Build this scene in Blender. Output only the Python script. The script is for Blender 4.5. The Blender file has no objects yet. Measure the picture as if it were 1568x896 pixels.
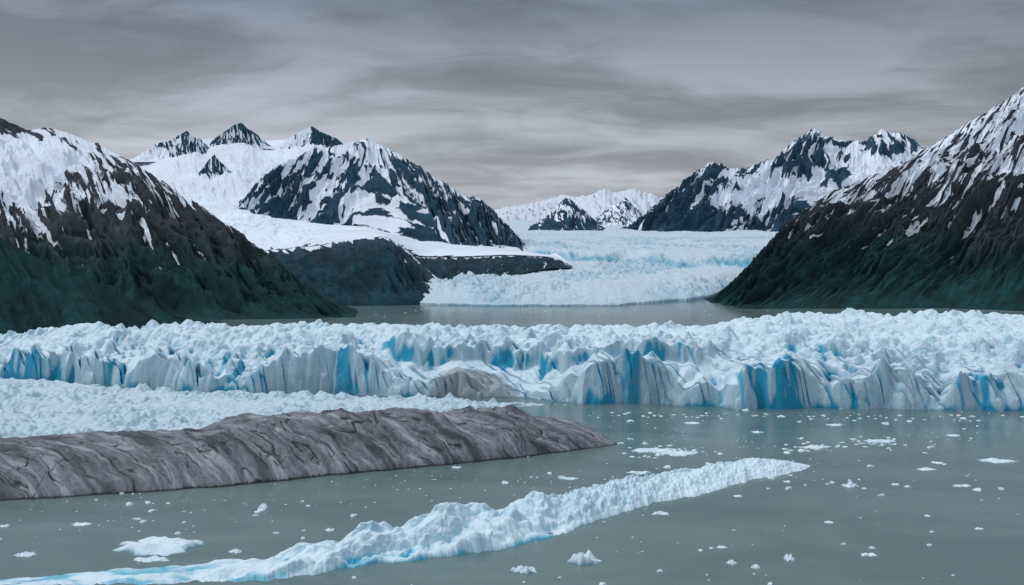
import bpy, math, random
import numpy as np
F=1506.0; CX=784.0; HY=335.0; H=100.0
# ---------------- noise ----------------
def h2(ix,iy,s):
    n=(ix*374761393+iy*668265263+s*1274126177)&0xffffffff
    n=((n^(n>>13))*1274126177)&0xffffffff
    return (n^(n>>16))/4294967296.0
def perlin(x,y,s=0):
    xi=np.floor(x).astype(np.int64); yi=np.floor(y).astype(np.int64)
    xf=x-xi; yf=y-yi
    u=xf*xf*xf*(xf*(xf*6-15)+10); v=yf*yf*yf*(yf*(yf*6-15)+10)
    def g(a,b):
        t=h2(xi+a,yi+b,s)*6.28318
        return np.cos(t)*(xf-a)+np.sin(t)*(yf-b)
    n0=g(0,0)*(1-u)+g(1,0)*u; n1=g(0,1)*(1-u)+g(1,1)*u
    return (n0*(1-v)+n1*v)*1.4
def fbm(x,y,s=0,o=5,gain=0.5,lac=2.03):
    r=0;a=1;t=0
    for i in range(o):
        r=r+a*perlin(x+i*7.3,y-i*3.1,s+i*11); t+=a; a*=gain; x=x*lac; y=y*lac
    return r/t
def rmf(x,y,s=0,o=5,gain=0.55,lac=2.15):
    r=0;a=1;t=0;w=1.0
    for i in range(o):
        sg=np.clip(1-np.abs(perlin(x+i*5.7,y+i*9.2,s+i*13))*1.7,0,1)**1.5*w
        w=np.clip(sg*1.8,0,1); r=r+a*sg; t+=a; a*=gain; x=x*lac; y=y*lac
    return r/t
def sm(x):
    x=np.clip(x,0,1); return x*x*(3-2*x)
def seracs(x,y,seed,slope=1.0,hv=0.5):
    xi=np.floor(x).astype(np.int64); yi=np.floor(y).astype(np.int64)
    best=np.full(x.shape,-9.0)
    for a in (-1,0,1):
        for b in (-1,0,1):
            cx=xi+a; cy=yi+b
            px=cx+h2(cx,cy,seed); py=cy+h2(cx,cy,seed+1)
            th=h2(cx,cy,seed+2)*3.1416
            dx=(x-px); dy=(y-py)
            c=np.cos(th); s_=np.sin(th)
            p=dx*c+dy*s_; q=-dx*s_+dy*c
            sk=(h2(cx,cy,seed+4)-0.5)*1.1
            d=np.maximum(np.abs(p)*1.25+sk*p,np.abs(q)*0.75+sk*q)
            d=np.maximum(d,(np.abs(p)+np.abs(q))*0.70)
            best=np.maximum(best,(h2(cx,cy,seed+3)-0.5)*2*hv-d*slope)
    return best
def blur(a,k):
    for _ in range(2):
        for ax in (0,1):
            p=np.pad(a,[(k+1,k) if i==ax else (0,0) for i in (0,1)],mode='edge')
            c=np.cumsum(p,axis=ax); n=a.shape[ax]
            hi=np.take(c,range(2*k+1,2*k+1+n),axis=ax); lo=np.take(c,range(0,n),axis=ax)
            a=(hi-lo)/(2*k+1)
    return a
def link(ob): bpy.context.scene.collection.objects.link(ob); return ob
def grid_mesh(name,X,Y,Z,mat,attrs=None,smooth=True):
    n,m=X.shape
    co=np.stack([X,Y,Z],-1).reshape(-1,3).astype(np.float32)
    idx=np.arange(n*m).reshape(n,m)
    q=np.stack([idx[:-1,:-1],idx[:-1,1:],idx[1:,1:],idx[1:,:-1]],-1).reshape(-1,4)
    a=co[q[:,1]]-co[q[:,0]]; b=co[q[:,3]]-co[q[:,0]]
    if np.mean(a[:,0]*b[:,1]-a[:,1]*b[:,0])<0: q=q[:,::-1]
    me=bpy.data.meshes.new(name)
    me.vertices.add(n*m); me.vertices.foreach_set('co',co.ravel())
    me.loops.add(q.size); me.loops.foreach_set('vertex_index',q.ravel().astype(np.int32))
    me.polygons.add(len(q)); me.polygons.foreach_set('loop_start',np.arange(0,q.size,4,dtype=np.int32))
    me.polygons.foreach_set('loop_total',np.full(len(q),4,np.int32))
    me.polygons.foreach_set('use_smooth',np.full(len(q),smooth))
    me.update(calc_edges=True)
    for k,v in (attrs or {}).items():
        at=me.attributes.new(k,'FLOAT','POINT'); at.data.foreach_set('value',np.broadcast_to(v,X.shape).astype(np.float32).ravel())
    me.materials.append(mat)
    return link(bpy.data.objects.new(name,me))
def W(ix,iy,d): return ((ix-CX)/F*d, d, H-(iy-HY)*d/F)
# ---------------- materials ----------------
class NT:
    def __init__(s,name):
        s.m=bpy.data.materials.new(name); s.m.use_nodes=True; s.t=s.m.node_tree; s.b=s.t.nodes['Principled BSDF']
        s.geo=s.n('ShaderNodeNewGeometry')
    def n(s,ty,**k):
        nd=s.t.nodes.new(ty)
        for a,b in k.items(): setattr(nd,a,b)
        return nd
    def l(s,a,b): s.t.links.new(a,b)
    def setin(s,sock,v):
        if hasattr(v,'is_output'): s.l(v,sock)
        elif isinstance(v,tuple) and len(v)==3 and sock.type=='RGBA': sock.default_value=(*v,1)
        else: sock.default_value=v
    def noise(s,scale,detail=6,rough=0.6,vec=None,stretch=None,dist=0.0):
        v=vec or s.geo.outputs['Position']
        if stretch:
            mp=s.n('ShaderNodeMapping'); s.l(v,mp.inputs['Vector']); mp.inputs['Scale'].default_value=stretch[:3]
            if len(stretch)>3: mp.inputs['Rotation'].default_value=stretch[3:]
            v=mp.outputs[0]
        nd=s.n('ShaderNodeTexNoise'); s.l(v,nd.inputs['Vector'])
        nd.inputs['Scale'].default_value=scale; nd.inputs['Detail'].default_value=detail; nd.inputs['Roughness'].default_value=rough
        nd.inputs['Distortion'].default_value=dist
        return nd.outputs['Fac']
    def math(s,op,a,b=0.0):
        nd=s.n('ShaderNodeMath',operation=op); s.setin(nd.inputs[0],a); s.setin(nd.inputs[1],b)
        return nd.outputs[0]
    def mr(s,v,a,b,c=0.0,d=1.0):
        nd=s.n('ShaderNodeMapRange'); nd.interpolation_type='SMOOTHSTEP'
        s.setin(nd.inputs[0],v)
        for i,x in enumerate((a,b,c,d)): s.setin(nd.inputs[i+1],x)
        return nd.outputs[0]
    def mix(s,f,a,b):
        nd=s.n('ShaderNodeMix',data_type='RGBA'); s.setin(nd.inputs[0],f); s.setin(nd.inputs[6],a); s.setin(nd.inputs[7],b)
        return nd.outputs[2]
    def add(s,a,n,k): return s.math('ADD',a,s.math('MULTIPLY',s.math('SUBTRACT',n,0.5),k))
    def attr(s,n):
        nd=s.n('ShaderNodeAttribute'); nd.attribute_name=n; return nd.outputs['Fac']
    def bump(s,h,dist,st=1.0,prev=None):
        nd=s.n('ShaderNodeBump'); s.l(h,nd.inputs['Height']); nd.inputs['Distance'].default_value=dist; nd.inputs['Strength'].default_value=st
        if prev is not None: s.l(prev,nd.inputs['Normal'])
        return nd.outputs[0]
    def out(s,col,rough=0.9,normal=None,spec=0.2):
        s.setin(s.b.inputs['Base Color'],col); s.setin(s.b.inputs['Roughness'],rough)
        s.b.inputs['Specular IOR Level'].default_value=spec
        if normal is not None: s.l(normal,s.b.inputs['Normal'])
        return s.m
def mountain_mat(name,rock,rock2,veg,snow,sc,edge=0.10):
    t=NT(name)
    n1=t.noise(1/(18*sc),8,0.65); n2=t.noise(1/(5*sc),6,0.7); n3=t.noise(1/(60*sc),5,0.6)
    rc=t.mix(t.mr(n1,0.35,0.65),rock,rock2)
    vg=t.add(t.attr('veg'),n3,1.2)
    vc=t.mix(t.mr(n1,0.3,0.7),tuple(c*0.7 for c in veg),tuple(c*1.35 for c in veg))
    rc=t.mix(t.mr(vg,0.1,1.0),rc,vc)
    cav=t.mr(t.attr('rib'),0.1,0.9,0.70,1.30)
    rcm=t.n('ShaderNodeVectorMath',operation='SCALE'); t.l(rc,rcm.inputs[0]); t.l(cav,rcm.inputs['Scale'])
    sn=t.add(t.add(t.attr('snow'),n2,0.38),n1,0.15)
    mk=t.mr(sn,0.5-edge/2,0.5+edge/2)
    col=t.mix(mk,rcm.outputs[0],t.mix(t.mr(n3,0.3,0.7),snow,tuple(c*0.86 for c in snow)))
    bh=t.math('MULTIPLY',t.math('ADD',n1,t.math('MULTIPLY',n2,0.35)),t.mr(mk,0,1,1,0.25))
    return t.out(col,0.9,t.bump(bh,3.5*sc,0.6),0.1)
SNOW=(0.72,0.78,0.86)
def ice_mat(name,sc,white=(0.62,0.735,0.80),face=(0.36,0.53,0.61),blue=(0.010,0.26,0.43),bumpk=1.0,grit=0.16,whiten=0.4):
    t=NT(name)
    n1=t.noise(1/(6*sc),7,0.65); n2=t.noise(1/(1.5*sc),5,0.7); n3=t.noise(1/(40*sc),4,0.6); n4=t.noise(1/(3*sc),5,0.6,stretch=(1,1,0.22))
    st=t.attr('steep'); bl=t.attr('blue'); dt=t.attr('dirt')
    c=t.mix(t.mr(t.add(st,n1,0.4),0.2,0.9),white,face)
    c=t.mix(t.mr(n3,0.35,0.7,0,whiten),c,(0.48,0.60,0.67))
    c=t.mix(t.math('MULTIPLY',t.mr(n4,0.48,0.68,0,0.35),st),c,(0.20,0.30,0.36))
    c=t.mix(t.mr(t.add(bl,n1,0.30),0.10,0.80),c,blue)
    d=t.mr(t.add(dt,n1,0.9),0.3,0.9,0,0.7)
    c=t.mix(d,c,(0.19,0.20,0.21))
    c=t.mix(t.mr(n2,0.5,0.75,0,grit),c,(0.24,0.35,0.42))
    bh=t.math('ADD',n1,t.math('MULTIPLY',n2,0.25))
    return t.out(c,0.55,t.bump(bh,1.0*sc*bumpk,0.6),0.3)
# ---------------- camera ----------------
sc=bpy.context.scene
cam=bpy.data.cameras.new('camera'); co=link(bpy.data.objects.new('camera',cam)); co.location=(0,0,H); co.rotation_euler=(math.radians(90),0,0)
cam.lens=F/1568*36; cam.sensor_width=36; cam.shift_y=-(448-HY)/1568; cam.clip_end=100000; cam.clip_start=1
sc.camera=co
sc.view_settings.view_transform='Standard'; sc.view_settings.look='None'; sc.view_settings.exposure=0
# ---------------- world ----------------
w=bpy.data.worlds.new('World'); sc.world=w; w.use_nodes=True; nt=w.node_tree
for n in list(nt.nodes): nt.nodes.remove(n)
def N(ty,**k):
    nd=nt.nodes.new(ty)
    for a,b in k.items(): setattr(nd,a,b)
    return nd
L=nt.links.new
sky=N('ShaderNodeTexSky',sky_type='NISHITA'); sky.sun_disc=False; sky.sun_elevation=math.radians(40); sky.sun_rotation=math.radians(-88)
tc=N('ShaderNodeTexCoord'); sep=N('ShaderNodeSeparateXYZ'); L(tc.outputs['Generated'],sep.inputs[0])
def M(op,a,b=0.0):
    nd=N('ShaderNodeMath',operation=op)
    for i,x in enumerate((a,b)):
        if hasattr(x,'is_output'): L(x,nd.inputs[i])
        else: nd.inputs[i].default_value=x
    return nd.outputs[0]
z=M('MAXIMUM',sep.outputs[2],0.0); zz=M('ADD',z,0.20)
cmb=N('ShaderNodeCombineXYZ'); L(M('DIVIDE',sep.outputs[0],zz),cmb.inputs[0]); L(M('DIVIDE',sep.outputs[1],zz),cmb.inputs[1])
def cn(scale,sx,sy,det,rough,dist,off,rot=0.0):
    mp=N('ShaderNodeMapping'); L(cmb.outputs[0],mp.inputs[0]); mp.inputs['Scale'].default_value=(sx,sy,1); mp.inputs['Location'].default_value=off; mp.inputs['Rotation'].default_value=(0,0,rot)
    nd=N('ShaderNodeTexNoise'); L(mp.outputs[0],nd.inputs['Vector']); nd.inputs['Scale'].default_value=scale; nd.inputs['Detail'].default_value=det; nd.inputs['Roughness'].default_value=rough; nd.inputs['Distortion'].default_value=dist
    return nd.outputs['Fac']
c1=cn(1.0,0.75,1.25,7,0.5,0.7,(3.1,4.7,0),0.15)
c2=cn(3.6,0.7,1.1,7,0.55,0.9,(7,2,0),0.2)
cc=M('ADD',M('MULTIPLY',c1,0.70),M('MULTIPLY',c2,0.30))
ramp=N('ShaderNodeValToRGB'); L(z,ramp.inputs[0])
els=ramp.color_ramp.elements
els[0].position=0.0; els[0].color=(0.44,0.46,0.515,1)
els[1].position=1.0; els[1].color=(0.83,0.93,1.05,1)
for p,c in ((0.05,(0.40,0.425,0.48)),(0.12,(0.305,0.335,0.395)),(0.21,(0.165,0.205,0.255)),(0.30,(0.26,0.31,0.37)),(0.5,(0.63,0.71,0.80))):
    e=els.new(p); e.color=(*c,1)
mr=N('ShaderNodeMapRange'); L(cc,mr.inputs[0]); mr.interpolation_type='SMOOTHSTEP'; mr.inputs[1].default_value=0.37; mr.inputs[2].default_value=0.63; mr.inputs[3].default_value=0.72; mr.inputs[4].default_value=1.33
sidef=N('ShaderNodeMapRange'); L(sep.outputs[0],sidef.inputs[0]); sidef.inputs[1].default_value=-0.5; sidef.inputs[2].default_value=0.3; sidef.inputs[3].default_value=1.16; sidef.inputs[4].default_value=0.94
vs=N('ShaderNodeVectorMath',operation='SCALE'); L(ramp.outputs[0],vs.inputs[0]); L(M('MULTIPLY',mr.outputs[0],sidef.outputs[0]),vs.inputs['Scale'])
sk=N('ShaderNodeVectorMath',operation='SCALE'); L(sky.outputs[0],sk.inputs[0]); sk.inputs['Scale'].default_value=0.1
mx=N('ShaderNodeMix',data_type='RGBA'); mx.inputs[0].default_value=0.975; L(sk.outputs[0],mx.inputs[6]); L(vs.outputs[0],mx.inputs[7])
bg=N('ShaderNodeBackground'); L(mx.outputs[2],bg.inputs[0]); bg.inputs[1].default_value=1.0
wo=N('ShaderNodeOutputWorld'); L(bg.outputs[0],wo.inputs[0])
sl=bpy.data.lights.new('sun','SUN'); sl.energy=1.3; sl.angle=math.radians(11); sl.color=(1,0.98,0.95)
so=link(bpy.data.objects.new('sun',sl)); so.rotation_euler=(math.radians(50),0,math.radians(-88))
# ---------------- water ----------------
t=NT('silty_water')
n1=t.noise(0.25,5,0.6,stretch=(1,1.6,1)); n2=t.noise(1.3,4,0.6,stretch=(1,1.5,1)); n3=t.noise(0.012,5,0.6,stretch=(1,2.2,1),dist=1.0)
col=t.mix(t.mr(n3,0.3,0.7),(0.090,0.140,0.146),(0.130,0.182,0.187))
bp=t.bump(n1,0.20,0.35); bp=t.bump(n2,0.06,0.4,bp)
t.out(col,0.13,bp,0.5); t.b.inputs['IOR'].default_value=1.33
me=bpy.data.meshes.new('lake_water'); S=60000
me.from_pydata([(-S,-2000,0),(S,-2000,0),(S,S,0),(-S,S,0)],[],[(0,1,2,3)]); me.materials.append(t.m); link(bpy.data.objects.new('lake_water',me))
# ---------------- mountains ----------------
def mountain(name,pairs,nu,nv,lam,amp,mat,snowfn,vegfn,seed,slant=0.0,rough=4,p=1.0,backlen=0.5,smooth_k=1,big=0.5,wk=1.0,an=1.9):
    R=np.array([W(*a) for a,b in pairs]); Fo=np.array([W(*b) for a,b in pairs])
    seg=np.linalg.norm(np.diff(R,axis=0),axis=1)+0.3*np.linalg.norm(np.diff(Fo,axis=0),axis=1)
    S=np.concatenate([[0],np.cumsum(seg)]); s=np.linspace(0,S[-1],nu)
    Ri=np.stack([np.interp(s,S,R[:,i]) for i in range(3)],1); Fi=np.stack([np.interp(s,S,Fo[:,i]) for i in range(3)],1)
    def smo(a,k):
        ap=np.pad(a,((k,k),(0,0)),mode='reflect',reflect_type='odd'); ker=np.hanning(2*k+3)[1:-1]; ker/=ker.sum()
        return np.stack([np.convolve(ap[:,i],ker,'valid') for i in range(3)],1)
    xy=smo(np.concatenate([Ri[:,:2],Ri[:,:1]],1),12); Ri[:,1]=xy[:,1]
    Ri=smo(Ri,smooth_k); Fi=smo(Fi,12)
    Ri[:,2]+=rough*(0.7*fbm(s/(lam*0.5),s*0+seed,seed,6,0.62)-0.7*np.abs(perlin(s/(lam*0.22),s*0,seed+3))-0.35*np.abs(perlin(s/(lam*0.08),s*0,seed+4))+0.12)*np.clip(Ri[:,2]/40,0,1)
    nb=int(nv*0.15); v=np.concatenate([np.linspace(0,1,nv)**0.95,1+np.linspace(0,1,nb+1)[1:]*backlen])
    V,Sg=np.meshgrid(v,s,indexing='ij')
    vv=np.minimum(V,1); bk=np.maximum(V-1,0)
    X=Fi[:,0]+(Ri[:,0]-Fi[:,0])*V; Y=Fi[:,1]+(Ri[:,1]-Fi[:,1])*V+bk*120
    Z=Fi[:,2]+(Ri[:,2]-Fi[:,2])*(vv**p)-bk/backlen*(Ri[:,2]-Fi[:,2])*0.8
    Ln=np.linalg.norm(Ri-Fi,axis=1)[None,:]
    if isinstance(slant,tuple): slant=np.interp(s,[S[-1]*k for k in slant[0]],slant[1])[None,:]
    a=Sg/lam+slant*(V-1)*Ln.mean()/lam; b=V*Ln/(lam*an)
    wx=wk*0.50*fbm(a*0.6,b*0.9+9,seed+40,3); wx2=wk*0.16*fbm(a*2.4,b*1.6+9,seed+45,3); wy2=wk*0.25*fbm(a*2.4+5,b*2.6+19,seed+48,3)
    r0=rmf(a*0.42+wx*0.6,b*0.5,seed+5,3)
    r=rmf(a+wx+wx2*0.5,b*0.8+0.3*wx+wy2*0.5,seed,5); r2=rmf((a+wx)*2.6+wx2*1.5,b*1.7+wy2*2,seed+70,4)
    st1=perlin((a+wx)*3.1+wx2*3,b*0.9+wy2,seed+81); st2=perlin((a+wx)*6.8+wx2*6,b*1.8+wy2*2,seed+83); st3=perlin((a+wx)*14+wx2*10,b*4,seed+85)
    n=fbm(Sg/lam*1.4,V*Ln/lam*1.4,seed+90,5,0.6)
    rel=np.clip((Ri[:,2]-Fi[:,2])/80,0.03,1)[None,:]
    env=sm(vv*5)*np.clip((1-V)*3.5+0.10,0.10,1)*rel
    Z=Z+env*amp*(big*2.2*(r0-0.6)+1.25*(r-0.5)+0.7*(r2-0.45)+0.2*st1+0.10*st2+0.12*n-0.15)
    px=CX+F*X/Y; py=HY+F*(H-Z)/Y
    nz=lambda q:(q-q.mean())/q.std()
    q=nz(0.45*nz(r)+0.35*nz(r2)+0.58*nz(st1)+0.55*nz(st2)+0.34*nz(st3))
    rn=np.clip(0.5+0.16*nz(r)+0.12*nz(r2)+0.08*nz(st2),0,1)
    sn=0.5+snowfn(px,py,V,q,n)-0.33*q+0.36*n; vg=vegfn(px,py,V,rn,n)
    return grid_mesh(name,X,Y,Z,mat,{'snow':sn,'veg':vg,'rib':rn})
ip=lambda x,xs,ys: np.interp(x,xs,ys)
no=lambda x,y,v,r,n:0*x-2
G=lambda x,y,cx,cy,sx,sy: np.exp(-((x-cx)/sx)**2-((y-cy)/sy)**2)
m_far=mountain_mat('distant_hazed_snow_rock',(0.10,0.15,0.21),(0.15,0.21,0.27),(0.1,0.15,0.2),(0.64,0.69,0.77),14,0.2)  # aerial haze painted into the base colours: paler, bluer rock and duller snow
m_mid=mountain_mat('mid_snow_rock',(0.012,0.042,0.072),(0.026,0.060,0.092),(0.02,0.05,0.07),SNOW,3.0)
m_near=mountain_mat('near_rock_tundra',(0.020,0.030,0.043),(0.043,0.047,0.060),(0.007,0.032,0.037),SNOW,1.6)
m_bench=mountain_mat('bench_rock',(0.011,0.034,0.052),(0.026,0.048,0.064),(0.007,0.032,0.046),SNOW,1.3)
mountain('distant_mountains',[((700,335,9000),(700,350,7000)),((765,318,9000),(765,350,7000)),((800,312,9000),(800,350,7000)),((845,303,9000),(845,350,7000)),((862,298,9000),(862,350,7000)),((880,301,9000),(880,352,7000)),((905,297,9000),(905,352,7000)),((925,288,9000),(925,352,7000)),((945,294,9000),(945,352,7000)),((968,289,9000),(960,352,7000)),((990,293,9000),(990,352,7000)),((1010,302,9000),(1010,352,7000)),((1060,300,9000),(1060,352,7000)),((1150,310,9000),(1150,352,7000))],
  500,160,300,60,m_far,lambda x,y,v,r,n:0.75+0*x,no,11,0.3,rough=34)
def pyramid(name,pts,yfoot,d,dd,seed,cov,lam=55,amp=10,sp=0.1):
    xs=[p[0] for p in pts]; cx=sum(xs)/len(xs)
    pairs=[]
    for (x,y) in pts:
        pairs.append(((x,y,d),(x+(x-cx)*sp,max(yfoot,y+2),d-dd)))
    mountain(name,pairs,260,130,lam,amp,m_mid,cov,no,seed,0.2,rough=3,big=0.8,backlen=0.3)
pyramid('rock_nunatak',[(812,346),(828,338),(845,322),(858,310),(866,303),(874,305),(884,314),(898,324),(914,340),(934,355)],358,3300,280,21,lambda x,y,v,r,n:-0.14-0.25*sm((y-330)/10)+0.2*G(x,y,862,318,15,12))
pyramid('rock_nunatak',[(908,338),(925,322),(938,314),(950,309),(958,302),(966,311),(978,322),(992,336),(1000,344)],346,4600,400,23,lambda x,y,v,r,n:0.12+0*x)
def snR(x,y,v,r,n):
    return 0.0-0.34*sm((1120-x)/50)*sm((y-262)/15)+0.75*G(x,y,1195,283,60,17)+0.7*sm((x-1290)/30)*sm((y-228)/15)+0.35*G(x,y,1245,208,10,12)-0.3*G(x,y,1220,240,35,16)-0.25*G(x,y,1365,225,25,14)+0.5*G(x,y,1110,300,40,12)-0.2*sm((y-315)/15)*sm((1240-x)/30)
mountain('snowy_mountain',[((945,352,3500),(945,360,3100)),((965,343,3500),(955,361,3000)),((1000,315,3500),(972,362,2950)),((1050,272,3550),(995,364,2900)),((1075,258,3600),(1020,364,2870)),((1088,246,3600),(1050,364,2850)),((1112,254,3650),(1085,364,2850)),((1140,256,3650),(1110,364,2850)),((1185,242,3700),(1140,364,2850)),((1215,214,3750),(1170,364,2850)),((1247,195,3800),(1205,364,2850)),((1268,208,3800),(1260,364,2850)),((1292,215,3800),(1300,364,2850)),((1325,213,3800),(1320,364,2850)),((1350,197,3800),(1350,364,2850)),((1388,206,3800),(1400,364,2850)),((1410,221,3800),(1430,364,2850)),((1480,240,3800),(1480,364,2850)),((1600,260,3800),(1600,364,2850))],
  900,320,120,38,m_mid,snR,no,31,((0,0.5,0.7),(-0.5,-0.4,0.2)),rough=18,big=0.7)
mountain('snowfield_range',[((100,262,3300),(100,420,2300)),((170,252,3350),(180,420,2300)),((205,243,3400),(240,420,2300)),((240,226,3450),(280,420,2300)),((285,212,3500),(320,420,2300)),((318,213,3500),(345,420,2300)),((367,205,3500),(380,420,2300)),((404,215,3500),(410,420,2300)),((438,214,3500),(440,420,2300)),((476,203,3500),(470,420,2300)),((500,208,3500),(500,420,2300)),((530,222,3500),(530,420,2300)),((620,260,3500),(600,420,2300)),((720,330,3500),(700,420,2300))],
  700,260,150,10,m_mid,lambda x,y,v,r,n:1.2+0*x,no,41,0.2,rough=4)
pyramid('rock_peak',[(204,243),(222,231),(240,219),(258,216),(272,208),(286,200),(296,209),(308,212),(320,226),(326,240)],248,3385,105,121,lambda x,y,v,r,n:-0.05+0.5*sm((280-x)/40)*sm((y-222)/8)+0.6*sm((y-238)/8),45,10,0.1)
pyramid('rock_peak',[(326,214),(340,204),(352,196),(360,190),(370,188),(380,197),(392,204),(408,218)],228,3430,45,127,lambda x,y,v,r,n:-0.22+0.7*sm((y-218)/8),40,8,0.3)
pyramid('rock_peak',[(298,272),(310,258),(320,244),(328,236),(336,247),(346,254),(358,268)],276,3105,50,131,lambda x,y,v,r,n:-0.25+0.6*sm((y-264)/8),40,6,0.1)
pyramid('rock_peak',[(430,220),(448,208),(462,200),(478,193),(490,201),(502,206),(516,212),(530,224)],238,3420,95,137,lambda x,y,v,r,n:0.45-0.85*sm((x-470)/10),40,10,0.1)
def snB(x,y,v,r,n):
    return -0.05+0.10*sm((270-y)/50)-0.18*sm((y-290)/40)*sm((x-600)/40)-0.20*G(x,y,455,275,45,30)+0.35*G(x,y,585,245,18,18)+0.25*sm((v-0.9)/0.1)+0.3*G(x,y,525,225,20,10)
mountain('rocky_mountain',[((366,306,2400),(366,325,2250)),((392,280,2420),(375,333,2200)),((425,252,2450),(390,345,2150)),((455,238,2500),(410,352,2120)),((480,226,2550),(440,358,2100)),((512,222,2560),(480,362,2060)),((535,218,2560),(525,366,2030)),((562,211,2560),(580,372,2000)),((582,222,2550),(635,376,1950)),((605,232,2500),(680,388,1900)),((640,253,2430),(715,392,1840)),((680,278,2330),(740,394,1800)),((705,294,2250),(757,395,1770)),((735,303,2180),(772,396,1750)),((760,325,2100),(786,397,1740)),((785,352,2000),(800,397,1730)),((810,378,1850),(813,398,1720)),((825,387,1780),(825,398,1700))],
  1100,380,88,25,m_mid,snB,no,52,((0,0.3,0.45),(-0.6,-0.3,0.45)),rough=11,big=0.7)
mountain('snow_slope',[((250,300,2500),(250,420,1400)),((330,310,2450),(330,400,1380)),((380,318,2400),(400,385,1360)),((430,330,2330),(450,379,1360)),((500,341,2250),(500,374,1360)),((560,346,2200),(560,366,1350)),((600,358,2100),(588,361,1350)),((640,369,2030),(610,374,1340)),((700,375,1900),(640,392,1340)),((760,379,1830),(700,393,1380)),((820,387,1760),(780,390,1430)),((850,391,1640),(840,393,1470)),((874,404,1490),(874,406,1465))],
  500,160,120,6,m_mid,lambda x,y,v,r,n:1.1-0.9*(1-sm(v*7)),no,61,0.0,rough=0,p=1.0,backlen=0.1,smooth_k=8)
def snBe(x,y,v,r,n): return -0.85+1.05*sm((v-0.86)/0.14)
mountain('rock_bench',[((300,400,1380),(300,470,1130)),((400,384,1362),(420,470,1130)),((450,378,1362),(480,471,1125)),((500,373,1362),(530,470,1128)),((560,365,1352),(580,470,1128)),((588,361,1352),(610,469,1132)),((612,374,1342),(630,468,1136)),((635,394,1320),(648,465,1150)),((660,417,1280),(665,461,1165)),((678,434,1240),(680,455,1185)),((694,446,1215),(694,450,1200))],
  500,220,60,9,m_bench,snBe,lambda x,y,v,r,n:0.85-1.0*sm((v-0.6)/0.3),72,0.35,rough=2,p=0.75,backlen=0.3)
mountain('rock_bench',[((600,368,1342),(640,440,1240)),((640,393,1342),(660,437,1260)),((700,394,1382),(690,432,1275)),((780,391,1432),(740,426,1305)),((840,394,1472),(800,419,1350)),((860,398,1472),(845,411,1410)),((876,407,1462),(876,410,1440))],
  500,140,45,5,m_bench,lambda x,y,v,r,n:snBe(x,y,v,r,n)+0.08,lambda x,y,v,r,n:0.6-1.0*sm((v-0.4)/0.3),83,0.35,rough=1.5,p=0.8,backlen=0.3)
def snL(x,y,v,r,n):
    line=ip(x,[-300,0,60,130,200,260,330,400,540],[325,322,328,325,300,288,300,300,300])
    c=np.clip((line-y)/80,-1.9,0.35)*0.62
    return c-0.05+1.0*G(x,y,45,240,75,34)+0.35*G(x,y,20,290,40,20)-1.2*G(x,y,18,190,32,14)-0.9*G(x,y,62,213,14,8)-0.22*G(x,y,190,255,70,30)+0.9*np.exp(-(((x-222)-(y-345)*0.33+4*n)/3.0)**2)*sm((y-325)/15)*sm((450-y)/40)
mountain('tundra_mountain',[((-500,120,1700),(-440,540,740)),((-250,150,1650),(-180,530,780)),((-80,165,1600),(5,520,820)),((0,181,1560),(95,512,865)),((22,187,1550),(120,511,875)),((42,198,1540),(145,509,885)),((70,194,1530),(180,507,895)),((100,199,1510),(220,504,912)),((125,210,1490),(260,502,930)),((150,219,1470),(300,500,950)),((200,246,1420),(360,497,965)),((262,285,1360),(415,492,974)),((330,330,1290),(460,490,980)),((400,380,1200),(492,489,984)),((450,420,1130),(510,489,986)),((500,455,1070),(526,489,988)),((535,480,1020),(540,488,990)),((546,487,995),(546,489,985))],
  1000,420,72,15,m_near,snL,lambda x,y,v,r,n:(y-ip(x,[0,200,400,540],[360,352,370,420]))/80+0.4-0.5*(r-0.5),92,0.35,rough=4,big=1.0)
mountain('green_ridge',[((-600,220,900),(-600,560,650)),((-250,290,900),(-250,550,700)),((-60,338,890),(-40,540,740)),((0,362,885),(30,532,760)),((60,396,880),(90,525,780)),((130,428,880),(160,520,800)),((200,458,885),(220,512,835)),((260,480,890),(270,504,870)),((310,494,900),(310,500,895))],
  500,200,70,6,m_near,lambda x,y,v,r,n:0*x-2,lambda x,y,v,r,n:0*x+2,101,0.2,rough=1.5)
def snRt(x,y,v,r,n):
    line=ip(x,[1090,1270,1330,1400,1460,1568,1900],[284,290,294,290,278,272,300])
    c=np.clip((line-y)/80,-1.9,0.40)*0.60
    return c-0.05+0.08*sm((x-1500)/80)*sm((270-y)/40)
mountain('tundra_mountain',[((1086,463,1180),(1086,464,1172)),((1110,440,1230),(1096,468,1155)),((1150,402,1290),(1108,472,1120)),((1175,370,1340),(1118,474,1100)),((1205,338,1390),(1132,475,1088)),((1235,316,1440),(1150,475,1085)),((1272,295,1480),(1172,474,1088)),((1330,270,1540),(1210,473,1092)),((1382,250,1580),(1248,472,1095)),((1410,228,1620),(1278,472,1095)),((1440,214,1640),(1308,472,1095)),((1475,192,1660),(1345,472,1095)),((1505,174,1680),(1378,472,1095)),((1540,152,1710),(1418,472,1095)),((1570,131,1740),(1452,472,1095)),((1700,70,1850),(1600,478,1050)),((1900,20,1950),(1820,490,1000)),((2100,20,1950),(2060,500,950))],
  1100,440,75,14,m_near,snRt,lambda x,y,v,r,n:(y-ip(x,[1100,1200,1300,1568],[420,340,335,350]))/80+0.4-0.5*(r-0.5),113,-0.55,rough=5,big=0.9)
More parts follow.
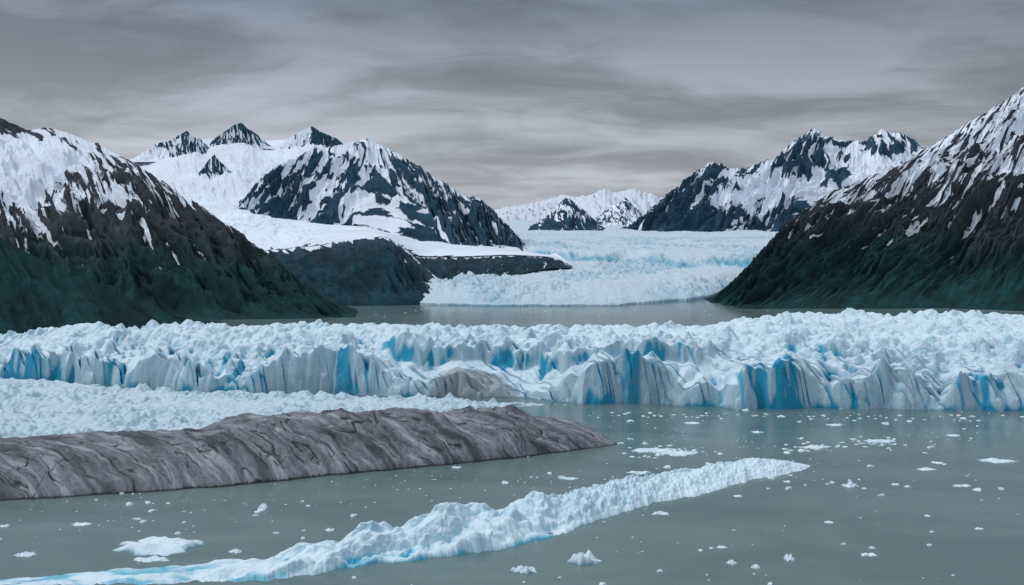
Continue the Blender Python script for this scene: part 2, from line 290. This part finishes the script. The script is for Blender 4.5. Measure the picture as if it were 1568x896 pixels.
# ---------------- glaciers ----------------
def attrs_ice(X,Y,Z,k1=6,ks=3.0):
    dx=np.gradient(Z,axis=1)/np.maximum(np.abs(np.gradient(X,axis=1)),1e-3)
    dy=np.gradient(Z,axis=0)/np.maximum(np.abs(np.gradient(Y,axis=0)),1e-3)
    return np.clip(np.sqrt(dx*dx+dy*dy)/ks,0,1), blur(Z,k1)-Z
ud=np.linspace(0,1,480); d=1090*(9000/1090)**(ud**1.4)
u=np.linspace(-0.22,0.40,950)
U,D=np.meshgrid(u,d); X=U*D; Y=D; ixs=CX+F*U
term=ip(ixs,[450,610,640,700,800,950,1000,1060,1130,1400],[1400,1175,1145,1130,1122,1130,1165,1205,1300,1400])
term=term+16*fbm(X/40,X*0,5,5)
tt=D-term
low=ip(D,[1100,1165,1300,1600,2200],[8,15,22,30,42])
upp=ip(D,[1100,1400,1620,2000,3000,5000,9000],[20,37,43,50,62,74,90])
stp=ip(ixs,[500,800,880,960,1000,1100,1200],[1600,1640,1620,1600,1500,1450,1380])+110*fbm(X/70,X*0+3,12,5)
wd=ip(ixs,[600,800,840,930,975,1005,1140],[420,300,45,70,300,70,60])
ks_=sm((D-stp)/wd)
base=low+(upp-low)*ks_
base=base+4.5*fbm(X/130,Y/160,8,4)*sm(tt/100)*ip(D,[1100,2000,5000],[1,1.2,3])
s1=seracs(X/13,Y/20,201,1,0.5); s2=seracs(X/5.5,Y/8,205,1,0.5)
amp=ip(D,[1120,1500,2000,3500,6000],[6.0,6.0,6.5,5.0,6])
zone=sm(0.5+fbm(X/120,Y/160,210,4)*1.8)
rough_=(0.15+1.0*zone)*ip(D,[1120,1700,2300,4000],[1.1,0.9,0.6,0.25])
Zg=base+amp*rough_*(s1+0.35)+amp*0.45*(rough_+0.1)*(s2+0.3)
Z=np.where(tt>0,Zg*(0.12+0.88*np.clip(tt/100,0,1)**0.7),-3)
st,conc=attrs_ice(X,Y,Z,4)
pk=sm(fbm(X/90,Y/130,220,3)*1.8+0.35)
# medial debris / flow bands following the valley axis (ice flows from the far basin toward the lake)
axis=X-ip(D,[1100,1500,2500,5000,9000],[110,210,420,700,1000])
fl=perlin(axis/26+0.5*fbm(X/120,Y/260,230,3),Y/1400,231)+0.5*perlin(axis/10+0.7*fbm(X/80,Y/160,236,3),Y/700,237)
band=np.exp(-(fl/0.16)**2)
bl=np.clip(conc*0.16,0,1)*(0.3+pk)*ip(D,[1120,2200,3500],[1,0.8,0.2])+0.5*4*ks_*(1-ks_)*sm((260-wd)/200)*sm(0.6+1.6*fbm(X/40,Y/60,235,4))+0.24*(1-sm(tt/110))*pk+0.42*zone*ip(D,[1120,1300,2300,3200],[0.4,0.8,0.8,0])
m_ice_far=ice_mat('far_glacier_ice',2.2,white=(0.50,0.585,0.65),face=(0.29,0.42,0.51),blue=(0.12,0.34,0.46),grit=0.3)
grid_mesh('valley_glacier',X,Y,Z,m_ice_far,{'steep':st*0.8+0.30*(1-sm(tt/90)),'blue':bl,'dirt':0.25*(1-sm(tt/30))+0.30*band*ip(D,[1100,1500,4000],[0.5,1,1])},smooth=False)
# front glacier
u=np.linspace(-0.74,0.74,1750)
tr=np.linspace(0,1,450); tv=-9+ (tr*0.55+tr**2.2*0.45)*285
U,T0=np.meshgrid(u,tv); ixs=CX+F*U
yf=ip(ixs,[-500,0,200,400,650,800,870,1100,1350,1568,2100],[700,607,575,558,548,544,529,516,512,507,500])
Y=yf+T0; X=U*Y
fs=seracs(X/22+0.25*perlin(X/9,Y/9,299),Y/18,301,1.0,0.5); fs2=seracs(X/8,Y/8,303,1.0,0.5)
cz=perlin(X/15+0.10*(Y-yf)+0.4*perlin(X/8,Y/12,298),Y/90,304); notch=np.exp(-(cz/0.030)**2)*sm(0.55+2.2*perlin(X/26,Y*0,306))
t_=T0-5+8.0*(fs+0.35)+1.8*(fs2+0.3)+0.2*perlin(X/2.5,Y/20,307)
ctop=ip(ixs,[-500,0,60,100,130,200,240,300,335,390,440,480,540,580,620,650,700,760,800,830,860,900,940,1000,1050,1105,1140,1175,1210,1240,1290,1320,1350,1400,1440,1470,1520,1568,1700,2100],
          [16,14.7,17,21.6,17,14,20,17,9,11,24,25,27,20,13,8,14,9,3,6,11,20,26,24,13,11,22,24,30,19,11,18,25,18,9,20,16,19,22,18])
ctop=ctop+0.8*perlin(X/5,Y/9,311)+1.5*perlin(X/13,Y/14,312)+7.0*(seracs(X/9.5,Y/14,313,1.2,0.4)+0.3)*ip(ixs,[600,640,820,880],[1,0.3,0.3,1])
sky_i=ip(ixs,[-500,0,100,150,200,270,330,450,560,650,800,950,1080,1180,1240,1350,1460,1568,2100],[515,508,492,485,497,486,490,489,488,492,491,492,488,477,471,474,472,475,475])
back=ip(ixs,[-500,0,200,600,1080,1250,2100],[730,690,665,655,660,715,730])
T=H-(sky_i-HY)*back/F-3.0
S=np.minimum(ip(ixs,[-500,0,600,640,700,1060,1100,2100],[21,21,21,19,20,21,21,21]),T)
z1=np.maximum(ctop,1)*np.clip(t_/4.0,0,1)**0.75
inn=ip(ixs,[560,640,1060,1120],[0,1,1,0])
r1=sm((t_-10)/ip(ixs,[0,600,640,830,900,1568],[28,28,40,40,22,22]))
t2=ip(ixs,[500,640,800,1000,1100],[30,26,30,24,30])+8*(fs2+0.3)+6*perlin(X/30,Y/300,320)
wdt=3.0+ (1-inn)*34
r2=sm((t_-t2)/wdt)
backfac=1-sm((Y-(back+8*fbm(X/50,X*0,330,3)))/14)
on=sm(t_/4.0)
Zs=z1+np.maximum(S-ctop,-8)*r1*on+(T-S)*r2
sA=seracs(X/12,Y/11,341,1.1,0.5); sB=seracs(X/5.6,Y/5.4,351,1.1,0.5); sC=seracs(X/2.6,Y/2.4,361,1.0,0.5)
rg=0.2+0.8*sm(0.5+1.3*fbm(X/55,Y/38,370,3))
fall=ip(Y-yf,[0,50,150],[1,0.8,0.6])
smooth_zone=inn*(1-r2)*sm((t_-4)/4)
A=sm((t_-4)/7)*(0.22+0.78*r1)*(1-0.78*smooth_zone)*fall
Zs=Zs+A*(9.0*rg*(sA+0.3)+4.6*(0.35+rg*0.8)*(sB+0.32)+0.7*(sC+0.3))
inner=seracs(X/9,Y/7,365,1.2,0.5)
Zs=Zs+inn*6.5*np.clip(inner+0.45,0,1)*sm((t_-t2)/2)*(1-sm((t_-t2-16)/12))
cr=perlin(X/9+0.12*Y,Y/40,380); cut=np.exp(-(cr/0.06)**2)*sm(0.4+fbm(X/40,Y/30,385,2)*2)
Zs=Zs-7*cut*sm(t_/6)*(1-sm((t_-30)/25))*(1-0.6*smooth_zone)-12*notch*sm(t_/2)*(1-sm((t_-12)/10))*(1-0.7*smooth_zone)
Zs=np.where((t_>0)&(Zs<0.3),0.3,Zs)
Z=np.where(t_>0,Zs,-1.5)*backfac-0.3
Z=np.where(backfac<=0,-2,Z)
st,conc=attrs_ice(X,Y,Z,7,ks=2.4)
pk=sm(fbm(X/22,Y/18,391,3)*3.2+0.15)
colm=0.25+0.95*sm(0.55+1.8*perlin(X/5,Y/60,393))
pocket=1.15*G(ixs,t_,1138,6,38,10)+0.9*G(ixs,t_,1200,6,22,9)+G(ixs,t_,350,16,28,16)+0.9*G(ixs,t_,1500,6,26,10)+0.9*G(ixs,t_,525,5,10,9)+0.9*G(ixs,t_,30,5,40,9)+0.8*G(ixs,t_,970,5,18,9)+0.8*G(ixs,t_,180,5,24,9)+0.7*G(ixs,t_,1345,40,14,14)+0.7*G(ixs,t_,1260,40,10,14)+0.8*G(ixs,t_,110,30,10,14)
pocket=pocket*colm
bl=np.clip(conc*0.17,0,1)*(pk*1.6+0.2)+st*pk*0.15+ inn*np.exp(-((r2-0.45)/0.3)**2)*(0.4+1.0*pk)*colm+(0.8*cut+0.8*notch)*(t_<30)*(t_>0)*0.9+(0.35+st*0.6)*pocket
bl=bl*ip(Y-yf,[0,60,110],[1,1,0.5])
dirt=1.0*np.exp(-((ixs-725)/75)**2)*(1-sm((t_-12)/12))+0.25*(1-sm(t_/7))+0.3*np.exp(-((ixs-1000)/80)**2)*(t_<8)+0.3*np.exp(-((ixs-450)/120)**2)*(t_<8)
m_ice=ice_mat('glacier_ice',1.0)
grid_mesh('tidewater_glacier',X,Y,Z,m_ice,{'steep':st,'blue':bl,'dirt':dirt},smooth=False)
# low ice tongue
u=np.linspace(-0.80,0.05,1100); tv=np.linspace(0,1,260)
U,Tn=np.meshgrid(u,tv); ixs=CX+F*U
farl=ip(ixs,[-500,0,200,400,650,835],[690,597,568,552,542,529]); nearl=ip(ixs,[-500,0,300,500,600,700,780,835],[440,415,440,470,490,505,518,526])
Y=nearl+(farl-nearl)*Tn; X=U*Y
ed=np.minimum(np.minimum(Y-nearl,(farl-Y)*1.5),(845-ixs)*0.35)
ed=ed+3*fbm(X/15,Y/8,401,4)
base=3.5*sm(ed/7)*ip(ixs,[0,500,835],[1.2,1.0,0.5])+1.2*fbm(X/50,Y/25,402,3)
sA=seracs(X/7,Y/8,411,1,0.5); sB=seracs(X/3.0,Y/3.2,415,1,0.5)
am=0.35+0.7*sm(0.5+1.4*fbm(X/40,Y/25,418,3))
Z=base*sm(ed/4)+sm(ed/4)*am*(3.2*(sA+0.3)+2.0*(sB+0.3))-0.5*(1-sm(ed/2))-0.3
st,conc=attrs_ice(X,Y,Z,4,ks=2.2)
m_ice3=ice_mat('tongue_ice',0.8,white=(0.50,0.61,0.67),face=(0.30,0.45,0.52),grit=0.4)
grid_mesh('ice_tongue',X,Y,Z,m_ice3,{'steep':st,'blue':np.clip(conc*0.28,0,0.8)*sm(0.45+fbm(X/30,Y/30,420,3)*1.8),'dirt':0.16+0.25*fbm(X/25,Y/12,425,3)+0.2*(1-sm(ed/6))},smooth=False)
# ---------------- strips ----------------
def strip(pts,nu,nv,jn=1.0,js=10,seed=0):
    P=np.array(pts,float)
    Nr=np.stack([(P[:,0]-CX)/F*P[:,1],P[:,1]],1); C=np.stack([(P[:,2]-CX)/F*P[:,3],P[:,3]],1)
    Bk=C+(C-Nr)/np.maximum(np.linalg.norm(C-Nr,axis=1),1e-3)[:,None]*P[:,5:6]
    S=np.concatenate([[0],np.cumsum(np.linalg.norm(np.diff(C,axis=0),axis=1))]); s=np.linspace(0,S[-1],nu)
    it=lambda a: np.interp(s,S,a)
    N2=np.stack([it(Nr[:,0]),it(Nr[:,1])],1); C2=np.stack([it(C[:,0]),it(C[:,1])],1); B2=np.stack([it(Bk[:,0]),it(Bk[:,1])],1); hz=it(P[:,4])
    N2[:,1]+=jn*fbm(s/js,s*0,seed,5,0.6); B2[:,1]+=jn*fbm(s/js,s*0+5,seed+2,4)
    w=np.linspace(0,1,nv)[:,None]
    k1=np.clip(w*2,0,1)[...,None]; k2=np.clip(w*2-1,0,1)[...,None]
    XY=N2[None]*(1-k1)+C2[None]*k1; XY=XY*(1-k2)+B2[None]*k2
    return XY[...,0],XY[...,1],w,hz[None,:],np.broadcast_to(s[None,:],XY[...,0].shape)
X,Y,w_,hz,s=strip([(-420,330,-420,372,14,40),(-200,338,-200,378,14,40),(0,348,0,386,13.6,40),(100,353,100,392,14.0,40),(200,358,200,398,14.3,40),(300,364,300,402,14.2,40),(350,367,350,405,16.5,40),(480,380,480,416,16.5,40),(600,391,600,424,16.2,36),(700,401,700,432,15.8,32),(780,409,780,438,14.6,28),(840,418,840,442,11.6,22),(885,425,885,442,8.2,14),(920,430,920,440,4.3,8),(946,434,946,437,0.4,2)],1700,320,2.5,18,501)
prof=np.sin(np.pi*np.clip(w_,0,1))**0.62
Z=hz*prof
dc1=w_*80+0*s
wp=fbm(s/30,dc1/30,510,4)*6+fbm(s/7,dc1/7,511,3)*1.0
q=s*0.80+dc1*0.60+wp; qq=-s*0.60+dc1*0.80
p2=s*0.75-dc1*0.66+wp*1.2
r1=rmf(q/26,qq/100,511,4,0.5); r2=rmf(q/7,qq/45,515,4,0.55); n=fbm(s/14,dc1/14,520,6,0.6)
st1=perlin(q/1.6,qq/18,541); st2=perlin(q/4.0,qq/36,543)
def crk(qa,qb,l,k,sd,wd):
    return np.exp(-(perlin(qa/l,qb/(l*k),sd)/wd)**2)
c1=crk(q,qq,12,5,531,0.030)*sm(0.7+2.5*n); c2=crk(q,qq,4.5,7,533,0.06)*0.7*sm(0.5+2*fbm(s/30,dc1/30,534,3)); c3=crk(p2,qq,15,3,535,0.022)*0.8*sm(0.25+2.4*fbm(s/35,dc1/25,538,3)); c4=crk(q,qq,2.2,9,536,0.10)*0.4
crack=np.maximum(np.maximum(c1,c2),np.maximum(c3,c4))
e=np.clip(hz/12,0,1)*sm(w_*9)*sm((1-w_)*9)
Z=Z+e*(4.4*(r1-0.45)+2.2*(r2-0.4)+0.8*n+0.28*st1+0.5*st2-0.6*crack)-0.5
t=NT('glacial_rock')
n1=t.noise(0.35,8,0.7); n2=t.noise(1.6,5,0.7); n3=t.noise(0.05,4,0.6)
stn=t.attr('streak')
c=t.mix(t.mr(n1,0.3,0.7),(0.115,0.130,0.160),(0.235,0.255,0.295))
c=t.mix(t.mr(t.add(stn,n1,0.6),0.45,0.95,0,0.85),c,(0.045,0.050,0.063))
c=t.mix(t.mr(t.add(stn,n1,0.6),0.0,0.34,0.8,0.0),c,(0.37,0.39,0.43))
c=t.mix(t.mr(t.add(n3,n1,0.5),0.60,0.74,0,0.3),c,(0.115,0.105,0.095))
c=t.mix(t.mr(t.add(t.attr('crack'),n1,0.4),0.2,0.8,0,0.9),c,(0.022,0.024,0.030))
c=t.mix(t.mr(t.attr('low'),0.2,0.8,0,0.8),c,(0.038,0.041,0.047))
bh=t.math('ADD',n1,t.math('MULTIPLY',n2,0.3))
t.out(c,0.75,t.bump(bh,1.1,0.9),0.3)
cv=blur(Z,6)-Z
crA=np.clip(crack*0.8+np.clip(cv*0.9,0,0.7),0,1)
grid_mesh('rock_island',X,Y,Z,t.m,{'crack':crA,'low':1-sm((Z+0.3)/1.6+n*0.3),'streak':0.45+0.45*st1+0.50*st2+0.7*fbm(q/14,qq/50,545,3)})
# ice ridge foreground
X,Y,w_,hz,s=strip([(-40,262,-60,266,0.5,4),(90,267,90,274,0.8,4),(250,269,245,278,1.4,5),(400,271,400,281,2.2,6),(470,276,465,287,4.0,8),(540,282,535,292,6.4,9),(620,287,610,299,7.6,9),(700,292,680,306,8.6,10),(790,300,760,316,7.8,10),(860,311,820,326,7.2,10),(900,322,880,338,6.7,9),(950,334,930,350,5.8,9),(1000,345,990,362,5.2,9),(1080,357,1060,376,4.3,9),(1150,376,1140,393,4.0,8),(1200,384,1195,397,2.9,6),(1243,394,1240,398,0.5,2)],1600,200,4.0,9,601)
prof=np.sin(np.pi*w_)**0.75
yy=w_*28+0*s; xx=s+0.8*perlin(s/5,yy/5,600)
sA=seracs(xx/13,yy/11,611,1,0.5); sB=seracs(xx/5,yy/4.8,615,1,0.5); sC=seracs(xx/1.6,yy/1.6,619,1,0.5)
e=sm(w_*7)*sm((1-w_)*7)*np.clip(hz/6,0.15,1)
right=sm((s-165)/25)
Z=hz*prof*(1+0.3*fbm(s/12,yy/12,620,3))+e*((1-right)*(4.8*(sA+0.25)+2.3*(sB+0.25)+0.35*(sC+0.3))+right*(0.8*(sA+.3)+1.5*(sB+0.3)+1.0*(sC+0.3)))-0.35
st,conc=attrs_ice(X,Y,Z,6,ks=2.0)
m_ice2=ice_mat('floating_ice',0.45,white=(0.64,0.76,0.82),face=(0.35,0.56,0.66),blue=(0.03,0.36,0.52),bumpk=1.0)
pkk=sm(fbm(s/14,yy/10,630,3)*2+0.5)*(1-0.7*right)
grid_mesh('brash_ice_ridge',X,Y,Z,m_ice2,{'steep':st,'blue':np.clip(conc*0.50,0,0.9)*pkk+0.6*pkk*(1-sm((Z-0.2)/2.5)),'dirt':0.20*right+0*Z},smooth=False)
# ---------------- floes ----------------
m_floe=ice_mat('floe_ice',0.3,white=(0.66,0.76,0.81),face=(0.48,0.64,0.71))
def floe(name,ix,iy,wpx,hpx,z,seed):
    d=H*F/(iy-HY); cx=(ix-CX)/F*d; wx=wpx/F*d/2; wy=(H*F/(iy-HY-hpx/2)-H*F/(iy-HY+hpx/2))/2*0.9
    a=np.linspace(0,2*np.pi,73); r=np.concatenate([np.linspace(0,0.85,16),np.linspace(0.88,1.0,6)])
    R,A=np.meshgrid(r,a,indexing='ij')
    k=1+0.8*fbm(np.cos(A)*1.6+seed,np.sin(A)*1.6,seed,4,0.6)
    x=R*np.cos(A)*wx*k; y=R*np.sin(A)*wy*k
    s_=seracs(x/(wx*0.6)+seed,y/(wy*0.8),seed+5,1,0.5)
    Z=z*(1-R**6)*(0.2+1.3*np.clip(s_+0.6,0,1)+0.25*fbm(x*1.5,y*1.5,seed,3))-0.12*(R>0.99)-0.02
    grid_mesh(name,cx+x,d+y,Z,m_floe,{'steep':(R>0.86)*0.6,'blue':(R>0.93)*0.4,'dirt':0*Z},smooth=False)
for i,(a,b,c_,d_,e_) in enumerate([(245,836,118,26,1.3),(232,857,50,9,0.6),(895,860,44,12,2.2),(803,875,42,8,1.4),(402,779,18,5,1.2),(125,803,30,5,0.5),(38,850,30,7,0.7),(1303,745,24,5,1.4),(1120,863,18,5,0.7),(1208,857,14,6,1.2),(1012,787,28,5,0.6),(1472,744,28,4,0.5),(1528,706,56,7,0.7),(1418,719,30,4,0.5),(1330,850,26,5,0.5),(870,733,26,4,0.5),(978,724,34,5,0.7),(360,845,20,5,0.6),(1277,651,26,3,0.7),(700,716,14,3,0.6),(1000,690,60,7,0.6),(1040,694,50,6,0.6),(1250,685,40,4,0.5),(1345,676,44,5,0.6),(1105,838,16,4,0.4),(1270,800,14,4,0.4),(1420,790,10,3,0.3),(1435,709,18,3,0.4),(1460,667,22,3,0.4),(1130,760,14,3,0.4),(1205,738,12,3,0.4),(210,795,14,3,0.4),(8,806,16,4,0.5),(505,812,16,4,0.4),(1370,742,14,3,0.4),(1310,745,10,3,0.4),(1500,810,14,3,0.4),(1060,648,24,3,0.5),(1160,662,18,3,0.4)]):
    floe('ice_floe' if i==0 else 'ice_floe.%03d'%i,a,b,c_,d_,e_,700+i*7)
verts=[];faces=[]
random.seed(3)
def chunk(x,y,r,h):
    k=random.randint(5,8); b=len(verts); a0=random.random()*6
    el=random.uniform(0.5,1.0)
    for j in range(k):
        a=a0+j*6.2832/k; rr=r*random.uniform(0.6,1.2)
        verts.append((x+math.cos(a)*rr,y+math.sin(a)*rr*el,-0.08))
    ox=random.uniform(-.2,.2)*r
    for j in range(k):
        a=a0+j*6.2832/k; rr=r*random.uniform(0.4,0.8)
        verts.append((x+ox+math.cos(a)*rr,y+math.sin(a)*rr*el,h*random.uniform(0.5,1.2)))
    for j in range(k): faces.append((b+j,b+(j+1)%k,b+k+(j+1)%k,b+k+j))
    verts.append((x+ox,y,h*random.uniform(0.9,1.5)))
    for j in range(k): faces.append((b+k+j,b+k+(j+1)%k,b+2*k))
def px2w(ix,iy): d=H*F/(iy-HY); return ((ix-CX)/F*d,d)
for i in range(2300):
    y=230+300*random.random()**0.8; x=random.uniform(-0.6,0.6)*y
    dn=perlin(np.array([x/45]),np.array([y/30]),900)[0]
    if random.random()>0.42+dn*1.3: continue
    r=0.12+0.9*random.random()**6*1.6
    chunk(x,y,r*(y/300),r*0.4)
for (ix,iy,sx,sy,n) in [(1025,692,30,4,110),(1250,686,22,3,50),(1340,677,22,4,60),(1530,705,18,3,20),(1050,635,90,2.5,60),(1000,664,60,6,20),(1170,675,60,8,30),(1460,665,50,6,30),(1200,720,60,12,20),(1350,640,150,3,60),(150,800,150,25,40),(700,735,150,10,40),(300,765,260,6,40),(850,800,80,30,30)]:
    for i in range(n):
        a,b=px2w(random.gauss(ix,sx),min(max(random.gauss(iy,sy),632),900))
        r=random.uniform(0.25,1.5)**1.3 if n in(110,50,60) else random.uniform(0.2,0.6)
        chunk(a,b,r,min(r*0.25,0.3))
for i in range(40):
    a,b=px2w(random.uniform(560,1180),random.gauss(480,4)); r=random.uniform(0.4,1.4); chunk(a,b,r,0.3)
me=bpy.data.meshes.new('brash_ice'); me.from_pydata(verts,[],faces); me.materials.append(m_floe); link(bpy.data.objects.new('brash_ice',me))
print('done')
